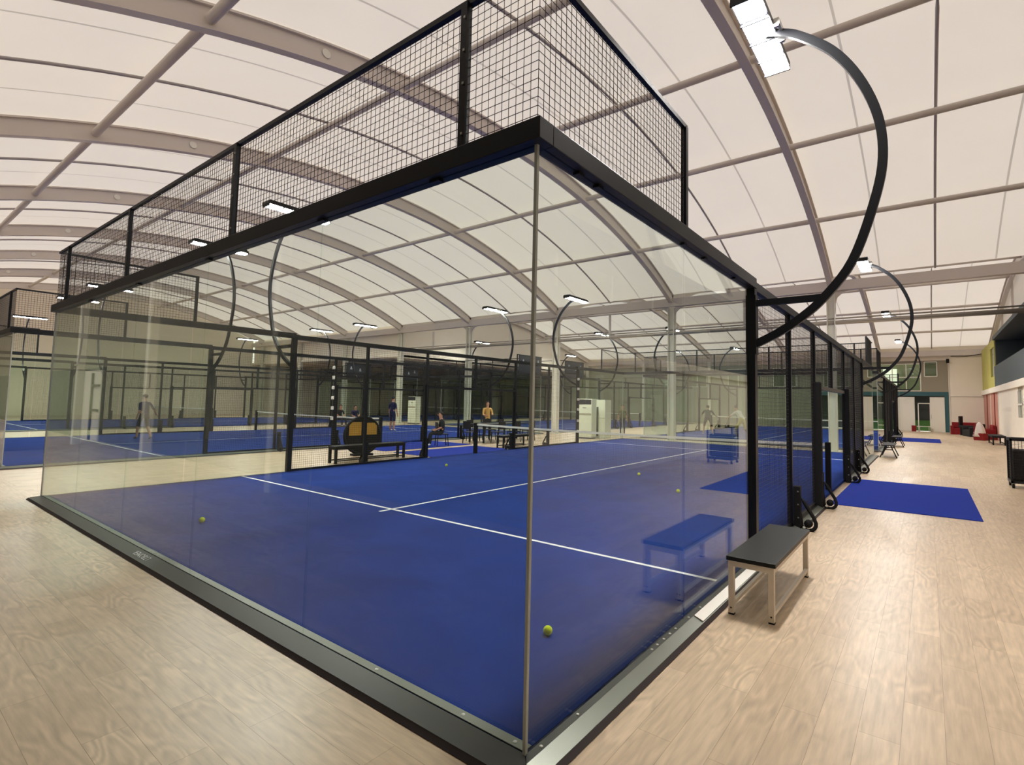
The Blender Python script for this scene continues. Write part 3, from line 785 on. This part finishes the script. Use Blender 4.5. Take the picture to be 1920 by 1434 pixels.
def folding_bench(lb, loc, rot):
    t = thing('folding_bench', lb, 'bench', loc, rot)
    MB().box(-0.19, 0.19, -0.85, 0.85, 0.42, 0.455).build('seat', M['soft_black'], t, bevel=0.01)
    for y in (-0.6, 0.6):
        for s in (-1, 1):
            l = MB().tube([(s*0.08, y, 0.42), (s*0.13, y, 0.28), (s*0.24, y, 0.02)], 0.018, 8).build('leg', M['pad'], t)
            MB().tube([(s*0.24, y-0.05, 0.02), (s*0.24, y+0.05, 0.02)], 0.022, 8).build('foot_cap', M['pad'], l)
        MB().bar((-0.13, y, 0.28), (0.13, y, 0.28), 0.03).build('cross_bar', M['pad'], t)
    return t
folding_bench('black folding bench with splayed legs just past the rear corner of the nearest cage', (0.45, 20.3, FZ), 0)
folding_bench('black folding bench with splayed legs beside the second cage down the aisle', (0.45, 26.6, FZ), 0)

# ------------------------------------------------------------------ balls
bs = [(-0.655, 1.09, 'yellow ball close behind the glass corner, largest of the loose balls'), (-6.15, 0.9, 'yellow ball lying alone near the rear glass wall of the nearest court'),
      (-8.14, 7.1, 'ball on the turf toward the left mesh wall'), (-3.84, 9.1, 'ball on the turf just in front of the net'), (-2.25, 7.5, 'ball in front of the net, nearer the side wall')]
for x, y, lb in bs:
    b = MB().sphere((0, 0, 0), 0.034, 20).build('tennis_ball', M['ball'], smooth=True); b.location = (x, y, 0.034)
    tag(b, lb, 'ball')
    seam = []
    for k in range(40):
        a = 2*math.pi*k/40; u = 0.44; v = (a+u*math.sin(2*a), math.pi/2-(math.pi/2-0.44)*math.cos(a)*1.0)
        ph = 0.9*math.sin(2*a); th = a
        seam.append(Vector((math.cos(th)*math.cos(ph*0.62), math.sin(th)*math.cos(ph*0.62), math.sin(ph*0.62)))*0.0338)
    MB().tube(seam, 0.0011, 5, closed=True).build('seam', M['white'], b, smooth=True)

# ------------------------------------------------------------------ standing air conditioners
def aircon(lb, loc, rot=0):
    t = thing('air_conditioner', lb, 'air conditioner', loc, rot)
    MB().box(-0.4, 0.4, -0.22, 0.22, 0.06, 1.88).build('body', M['ac'], t, bevel=0.015)
    MB().box(-0.38, 0.38, -0.2, 0.2, 0.0, 0.06).build('plinth', M['ac_dark'], t)
    MB().box(-0.37, 0.37, -0.232, -0.22, 1.62, 1.85).build('air_outlet', M['ac_dark'], t)
    MB().box(-0.1, 0.1, -0.228, -0.22, 1.44, 1.47).build('control_panel', M['ac_dark'], t)
    MB().box(-0.37, 0.37, -0.226, -0.22, 1.1, 1.2).build('trim_band', M['taupe'], t)
    gr = MB()
    for k in range(12): gr.box(-0.36, 0.36, -0.229, -0.22, 0.15+k*0.075, 0.19+k*0.075)
    gr.build('louvres', M['ac'], t)
aircon('tall ivory air conditioner with dark top grille standing behind the nearest cage', (-11.55, 19.3, FZ))
aircon('smaller-looking ivory air conditioner beyond the court where the person in navy stands', (-26.9, 21.6, FZ))
t = thing('storage_cabinet', 'narrow pale cabinet standing just behind the tall ivory air conditioner', 'cabinet', (-11.3, 20.3, FZ))
MB().box(-0.35, 0.35, -0.3, 0.3, 0, 1.85).build('body', M['ac'], t, bevel=0.01)
MB().box(-0.12, -0.02, -0.312, -0.3, 0.1, 1.5).build('door_slot', M['ac_dark'], t)
MB().box(-0.35, 0.35, -0.31, -0.3, 0.95, 0.97).build('door_seam', M['taupe'], t)

# ------------------------------------------------------------------ things in the walkway
t = thing('ring_sign', 'round amber and black disc standing on edge behind the low black bench', 'sign', (-12.2, 7.45, FZ), R(78))
pts = [(0.55*math.cos(a), 0, 0.6+0.55*math.sin(a)) for a in [2*math.pi*k/40 for k in range(40)]]
MB().tube(pts, 0.04, 10, closed=True).build('rim', M['pad'], t, smooth=True)
mb = MB(); mb.extrude_poly([(0.53*math.cos(a), -0.01, 0.6+0.53*math.sin(a)) for a in [2*math.pi*k/40 for k in range(40)]], (0, 0.02, 0)); mb.build('disc', M['pad'], t)
MB().box(0.1, 0.44, -0.025, 0.025, 0.62, 0.98).build('amber_panel', M['amber'], t)
MB().box(-0.42, -0.02, -0.025, 0.025, 0.6, 1.0).build('amber_panel', M['amber'], t)
MB().box(-0.05, 0.12, -0.03, 0.03, 0.08, 1.12).build('centre_band', M['pad'], t)
MB().box(-0.3, 0.3, -0.15, 0.15, 0.0, 0.06).build('base', M['pad'], t)

def table(lb, loc, rot, L=3.2, W=0.9):
    t = thing('table', lb, 'table', loc, rot)
    MB().box(-W/2, W/2, -L/2, L/2, 0.72, 0.76).build('table_top', M['bench_top'], t, bevel=0.004)
    for x in (-W/2+0.06, W/2-0.06):
        for y in (-L/2+0.08, L/2-0.08): MB().box(x-0.03, x+0.03, y-0.03, y+0.03, 0, 0.72).build('leg', M['pad'], t)
table('long black table in the walkway beyond the net post', (-13.2, 15.0, FZ), 0)
def chair(lb, loc, rot, grp=None):
    t = thing('chair', lb, 'chair', loc, rot, grp)
    MB().box(-0.21, 0.21, -0.21, 0.21, 0.43, 0.46).build('seat', M['soft_black'], t, bevel=0.01)
    MB().box(-0.2, 0.2, 0.19, 0.22, 0.56, 0.88).build('backrest', M['soft_black'], t, bevel=0.01)
    for x in (-0.18, 0.18):
        for y in (-0.18, 0.18): MB().bar((x*1.1, y*1.15, 0), (x, y, 0.43), 0.025).build('leg', M['pad'], t)
        MB().bar((x, 0.19, 0.43), (x, 0.21, 0.6), 0.02).build('back_frame', M['pad'], t)
    return t
ch0 = chair('black chair at the near end of the long table', (-13.2, 13.1, FZ), math.pi)
for i, (x, y, r) in enumerate(((-12.5, 14.0, -90), (-12.5, 15.0, -90), (-12.5, 16.0, -90), (-13.9, 14.0, 90), (-13.9, 15.0, 90), (-13.9, 16.0, 90))):
    dup(ch0, (x, y, FZ), R(r), 'black chair along the side of the long walkway table', 'chairs along the long walkway table')
seat_ch = dup(ch0, (-13.0, 11.4, FZ), R(150), 'black chair under the seated person in dark clothes')

# ------------------------------------------------------------------ far aisle furniture
def sofa(lb, loc, rot, L, seat, back):
    t = thing('sofa', lb, 'sofa', loc, rot)
    MB().box(-0.4, 0.4, -L/2, L/2, 0.0, 0.42).build('seat', M[seat], t, bevel=0.04)
    MB().box(0.25, 0.42, -L/2, L/2, 0.42, 0.82).build('backrest', M[back], t, bevel=0.04)
    for s in (-1, 1): MB().box(-0.4, 0.42, s*L/2-0.09, s*L/2+0.09, 0.0, 0.58).build('armrest', M[back], t, bevel=0.03)
sofa('red sofa with a black back against the white corner wall', (3.7, 43.6, FZ), R(90), 1.6, 'red', 'red')
sofa('black sofa beside the red one at the end of the aisle', (3.9, 41.0, FZ), R(10), 1.5, 'soft_black', 'soft_black')
sofa('red sofa along the pink wall panels', (4.3, 38.3, FZ), 0, 1.8, 'red', 'red')
t = thing('treadmill', 'black exercise machine behind the dark sofa at the aisle end', 'machine', (3.85, 42.4, FZ), R(70))
MB().box(-0.3, 0.3, -0.6, 0.6, 0.5, 0.65).build('deck', M['soft_black'], t, bevel=0.02)
MB().box(-0.3, -0.2, -0.5, -0.4, 0, 0.5).box(0.2, 0.3, -0.5, -0.4, 0, 0.5).box(-0.3, -0.2, 0.4, 0.5, 0, 0.5).box(0.2, 0.3, 0.4, 0.5, 0, 0.5).build('frame', M['pad'], t)
MB().box(-0.25, 0.25, 0.5, 0.6, 0.65, 1.25).build('console', M['soft_black'], t, bevel=0.02)
t = thing('draped_chair', 'chair under a white towel by the pink wall panels', 'chair', (3.95, 36.2, FZ), R(60))
MB().box(-0.25, 0.25, -0.25, 0.25, 0.0, 0.4).build('seat', M['red'], t, bevel=0.03)
MB().box(-0.22, 0.22, 0.18, 0.24, 0.4, 0.9).build('backrest', M['red'], t, bevel=0.02)
mb = MB().lathe([(0.3, 0.2), (0.27, 0.38), (0.24, 0.55), (0.2, 0.72), (0.13, 0.9), (0.05, 1.0), (0.01, 1.02)], 20, (0, 0.06, 0))
for v in mb.bm.verts:
    a_ = math.atan2(v.co.y-0.06, v.co.x); k_ = 1+0.1*math.sin(a_*5)+0.05*math.sin(a_*9+1)
    v.co.x *= k_; v.co.y = 0.06+(v.co.y-0.06)*k_
mb.build('towel', M['towel'], t, smooth=True)
bench('low_table', 'low dark table against the pale wall further up the aisle', (4.35, 32.8, FZ), 0, 2.2, 0.5, 0.42, 'soft_black', 'pad', 0.06)
t = thing('ball_trolley', 'black wire ball trolley on castors by the pale wall', 'trolley', (3.42, 13.9, FZ), 0)
fr = MB()
for x in (-0.36, 0.36):
    for y in (-0.3, 0.3): fr.box(x-0.02, x+0.02, y-0.02, y+0.02, 0.12, 1.1)
for z in (0.14, 1.08):
    fr.box(-0.38, 0.38, -0.32, -0.28, z-0.03, z+0.03).box(-0.38, 0.38, 0.28, 0.32, z-0.03, z+0.03).box(-0.38, -0.34, -0.3, 0.3, z-0.03, z+0.03).box(0.34, 0.38, -0.3, 0.3, z-0.03, z+0.03)
fr.build('frame', M['black'], t)
wm = MB()
wires(wm, 'x', -0.29, -0.35, 0.35, 0.16, 1.06, 0.06, 0.003); wires(wm, 'x', 0.29, -0.35, 0.35, 0.16, 1.06, 0.06, 0.003)
wires(wm, 'y', -0.35, -0.29, 0.29, 0.16, 1.06, 0.06, 0.003)
wm.build('wire_basket', M['wire'], t, fix=False)
MB().box(-0.33, 0.33, -0.27, 0.27, 0.2, 0.85).build('fabric_liner', M['soft_black'], t, bevel=0.03)
for x in (-0.34, 0.34):
    for y in (-0.28, 0.28):
        c = MB().tube([(x-0.02, y, 0.05), (x+0.02, y, 0.05)], 0.05, 14).build('castor', M['pad'], t)
        MB().box(x-0.03, x+0.03, y-0.012, y+0.012, 0.05, 0.13).build('castor_fork', M['steel'], c)
t = thing('wall_speaker', 'small black speaker fixed high on the corner of the white bay', 'speaker', (2.86, 45.3, 4.95), 0)
MB().box(-0.13, 0.05, -0.1, 0.1, 0.0, 0.3).build('cabinet', M['pad'], t, bevel=0.01)
MB().box(0.05, 0.1, -0.03, 0.03, 0.12, 0.18).build('bracket', M['steel'], t)
t = thing('side_table', 'small white-topped table in front of the dark doorway at the aisle end', 'table', (1.35, 46.0, FZ), 0)
MB().box(-0.45, 0.45, -0.2, 0.2, 0.36, 0.4).build('table_top', M['white'], t)
for q in (-0.28, 0.28): MB().box(q-0.02, q+0.02, -0.15, 0.15, 0, 0.36).build('leg', M['steel'], t)
t = thing('red_stool', 'small red stool beside the white-topped table at the aisle end', 'stool', (0.72, 46.0, FZ), 0)
MB().box(-0.14, 0.14, -0.14, 0.14, 0.0, 0.38).build('body', M['red'], t, bevel=0.02)
MB().box(-0.15, 0.15, -0.15, 0.15, 0.38, 0.43).build('seat', M['red'], t, bevel=0.02)

# ------------------------------------------------------------------ people
def person(lb, loc, rotz, pose, shirt, shorts, legs='skin', shoes='shoe', H=1.75, group=None):
    J = dict(pelvis=(0, 0, .95), belly=(0, 0, 1.1), chest=(0, 0, 1.3), neck=(0, 0, 1.47), jaw=(0, -.02, 1.55), head=(0, -.01, 1.64), crown=(0, 0, 1.73),
             shL=(.18, 0, 1.41), shR=(-.18, 0, 1.41), elL=(.24, .01, 1.13), elR=(-.24, .01, 1.13), wrL=(.26, -.06, .88), wrR=(-.26, -.06, .88),
             hpL=(.1, 0, .9), hpR=(-.1, 0, .9), knL=(.11, -.02, .5), knR=(-.11, -.02, .5), anL=(.11, .02, .08), anR=(-.11, .02, .08), toL=(.12, -.16, .035), toR=(-.12, -.16, .035))
    J.update(pose); k = H/1.75
    J = {a: Vector(b)*k for a, b in J.items()}
    rad = dict(pelvis=.135, belly=.12, chest=.14, neck=.055, jaw=.07, head=.088, crown=.05, shL=.06, shR=.06, elL=.042, elR=.042, wrL=.028, wrR=.028,
               hpL=.095, hpR=.095, knL=.06, knR=.06, anL=.042, anR=.042, toL=.035, toR=.035)
    E = [('pelvis', 'belly'), ('belly', 'chest'), ('chest', 'neck'), ('neck', 'jaw'), ('jaw', 'head'), ('head', 'crown'), ('chest', 'shL'), ('chest', 'shR'),
         ('shL', 'elL'), ('elL', 'wrL'), ('shR', 'elR'), ('elR', 'wrR'), ('pelvis', 'hpL'), ('pelvis', 'hpR'), ('hpL', 'knL'), ('knL', 'anL'), ('anL', 'toL'), ('hpR', 'knR'), ('knR', 'anR'), ('anR', 'toR')]
    vs = list(J.keys()); P = [J[a] for a in vs]; RR = [rad[a]*k for a in vs]; ed = [(vs.index(a), vs.index(b)) for a, b in E]
    part = {}
    for s in 'LR':
        wv = J['wr'+s]; d = (wv-J['el'+s]).normalized(); side = Vector((1, 0, 0)).cross(d); side = side.normalized() if side.length > .1 else Vector((0, 1, 0))
        pi = len(P); P.append(wv+d*0.07*k); RR.append(.03*k); ed.append((vs.index('wr'+s), pi))
        for q, ln in zip((-1.5, -.5, .5, 1.5), (.05, .065, .06, .048)):
            b = len(P); P.append(wv+d*0.1*k+side*q*0.02*k); RR.append(.009*k); ed.append((pi, b))
            P.append(wv+d*(0.1+ln)*k+side*q*0.024*k+d.cross(side)*0.015*k); RR.append(.008*k); ed.append((b, b+1))
        b = len(P); P.append(wv+d*0.05*k-side*0.045*k); RR.append(.01*k); ed.append((vs.index('wr'+s), b))
        P.append(wv+d*0.09*k-side*0.06*k); RR.append(.008*k); ed.append((b, b+1))
    fw = Vector((0, -1, 0))
    me = bpy.data.meshes.new('person_body'); me.from_pydata([tuple(p) for p in P], ed, []); me.update()
    o = bpy.data.objects.new('body', me); COL.objects.link(o)
    sk = o.modifiers.new('skin', 'SKIN'); sk.use_smooth_shade = True
    for i, sv in enumerate(me.skin_vertices[0].data):
        sv.radius = (RR[i], RR[i]); sv.use_root = (i == 0)
    for nm, fx, fy in (('chest', 1.15, .8), ('pelvis', 1.1, .85), ('belly', 1.1, .8)):
        r_ = rad[nm]*k; me.skin_vertices[0].data[vs.index(nm)].radius = (r_*fx, r_*fy)
    sb = o.modifiers.new('sub', 'SUBSURF'); sb.levels = 1; sb.render_levels = 1
    bpy.context.view_layer.update()
    m2 = bpy.data.meshes.new_from_object(o.evaluated_get(bpy.context.evaluated_depsgraph_get()))
    COL.objects.unlink(o); bpy.data.objects.remove(o)
    m2.materials.clear()
    for nm in ('skin', shirt, shorts, legs, shoes): m2.materials.append(M[nm])
    segs = {('pelvis', 'belly'): 1, ('belly', 'chest'): 1, ('chest', 'neck'): 1, ('chest', 'shL'): 1, ('chest', 'shR'): 1, ('shL', 'elL'): 1, ('shR', 'elR'): 1, ('pelvis', 'hpL'): 2, ('pelvis', 'hpR'): 2,
            ('hpL', 'knL'): 2, ('hpR', 'knR'): 2, ('knL', 'anL'): 3, ('knR', 'anR'): 3, ('anL', 'toL'): 4, ('anR', 'toR'): 4, ('neck', 'jaw'): 0, ('jaw', 'head'): 0, ('head', 'crown'): 0, ('elL', 'wrL'): 0, ('elR', 'wrR'): 0}
    for p in m2.polygons:
        c = p.center; best = (9, 0)
        for (a, b), mi in segs.items():
            A, B = J[a], J[b]; ab = B-A; t_ = max(0, min(1, (c-A).dot(ab)/max(ab.length_squared, 1e-9)))
            dd = (A+ab*t_-c).length
            if dd < best[0]: best = (dd, mi)
        p.material_index = best[1]; p.use_smooth = True
    t = thing('person', lb, 'person', loc, rotz, group)
    bo = bpy.data.objects.new('body', m2); COL.objects.link(bo); bo.parent = t
    h = J['head']
    mb = MB().sphere(h+Vector((0, .012, .03))*k, .098*k, 16, (.92, 1.0, .98))
    for v in mb.bm.verts:
        q = v.co-h
        if q.z < 0.01*k or (q.y < -0.05*k and q.z < 0.06*k): v.co = h+Vector((q.x*.8, q.y*.55+.02*k, max(q.z, -.04*k)))
    mb.build('hair', M['hair'], t, smooth=True)
    fc_ = MB().sphere(h+Vector((0, -.098, -.015))*k, .016*k, 8, (.8, 1, 1.3))
    for s in (-1, 1): fc_.sphere(h+Vector((s*.088, .005, -.01))*k, .02*k, 8, (.4, .8, 1.3))
    fc_.build('nose_and_ears', M['skin'], t, smooth=True)
    ey = MB()
    for s in (-1, 1): ey.sphere(h+Vector((s*.033, -.083, .01))*k, .009*k, 8)
    ey.box(h.x-.022*k, h.x+.022*k, h.y-.088*k, h.y-.078*k, h.z-.052*k, h.z-.046*k)
    ey.build('eyes_and_mouth', M['hair'], t)
    return t
SIT = dict(pelvis=(0, .05, .5), belly=(0, .06, .66), chest=(0, .04, .86), neck=(0, 0, 1.03), jaw=(0, -.03, 1.11), head=(0, -.03, 1.2), crown=(0, -.02, 1.29),
           shL=(.18, .02, .97), shR=(-.18, .02, .97), elL=(.24, -.02, .72), elR=(-.24, -.02, .72), wrL=(.14, -.22, .62), wrR=(-.14, -.22, .62),
           hpL=(.1, 0, .5), hpR=(-.1, 0, .5), knL=(.13, -.4, .48), knR=(-.13, -.4, .48), anL=(.14, -.42, .08), anR=(-.14, -.45, .08), toL=(.14, -.6, .035), toR=(-.14, -.62, .035))
SIT = {a: (b[0], b[1], b[2]) for a, b in SIT.items()}
WALK = dict(knL=(.1, -.16, .52), anL=(.1, -.2, .1), toL=(.1, -.37, .06), knR=(-.1, .08, .5), anR=(-.1, .32, .13), toR=(-.1, .2, .04),
            elR=(-.32, .02, 1.16), wrR=(-.5, -.1, .98), elL=(.24, .12, 1.14), wrL=(.25, .02, .9))
REACH = dict(chest=(0, -.2, 1.22), belly=(0, -.08, 1.06), neck=(0, -.3, 1.36), jaw=(0, -.36, 1.42), head=(0, -.37, 1.5), crown=(0, -.37, 1.6), shL=(.18, -.22, 1.32), shR=(-.18, -.22, 1.32),
             elL=(.3, -.4, 1.12), elR=(-.34, -.34, 1.1), wrL=(.32, -.6, 1.0), wrR=(-.5, -.5, .98), knL=(.2, -.22, .48), anL=(.24, -.1, .08), toL=(.26, -.27, .035), knR=(-.2, .02, .46), anR=(-.26, .3, .1), toR=(-.26, .14, .035))
person('person in navy shirt walking on the court across the walkway, arm held out', (-21.35, 4.6, 0), R(-75), WALK, 'navy', 'darkcloth', 'skin', 'darkcloth', 1.66)
person('person in navy shirt and shorts standing with back turned, white shoes, mid court', (-20.5, 14.9, 0), R(190), {}, 'navy', 'navy', 'skin', 'shoe', 1.76)
person('person in black clothes and pale shoes seated on a chair just beyond the net post', (-13.0, 11.35, FZ), R(-30), SIT, 'darkcloth', 'darkcloth', 'darkcloth', 'shoe', 1.7)
person('person in a khaki shirt standing behind the long black table', (-14.4, 15.4, FZ), R(60), dict(elL=(.22, -.12, 1.12), wrL=(.12, -.3, 1.15), elR=(-.24, -.1, 1.12), wrR=(-.14, -.28, 1.08)), 'khaki', 'darkcloth', 'darkcloth', 'shoe', 1.68)
person('player in a bottle-green shirt on the court behind the nearest one', (-8.2, 26.6, 0), R(200), REACH, 'bottle', 'darkcloth', 'skin', 'shoe', 1.75)
person('player in a white top and yellow shorts lunging on the court behind the nearest one', (-5.75, 24.4, 0), R(250), REACH, 'whitecloth', 'yellowcloth', 'darkcloth', 'shoe', 1.78)
person('person in an olive top standing beyond the tall ivory air conditioner', (-11.9, 23.6, FZ), R(30), {}, 'olive', 'darkcloth', 'darkcloth', 'darkcloth', 1.62)
b3 = bench('bench', 'low black bench behind the cage across the walkway, under two seated people', (-26.6, 16.3, FZ), 0, 2.2, 0.36, 0.42, 'bench_top', 'pad', 0.05)
person('person in dark clothes seated at the near end of the distant bench', (-26.6, 15.8, FZ-0.02), R(90), SIT, 'darkcloth', 'darkcloth', 'darkcloth', 'shoe', 1.75)
person('person in navy top seated at the far end of the distant bench', (-26.6, 16.8, FZ-0.02), R(80), SIT, 'navy', 'darkcloth', 'skin', 'shoe', 1.7)
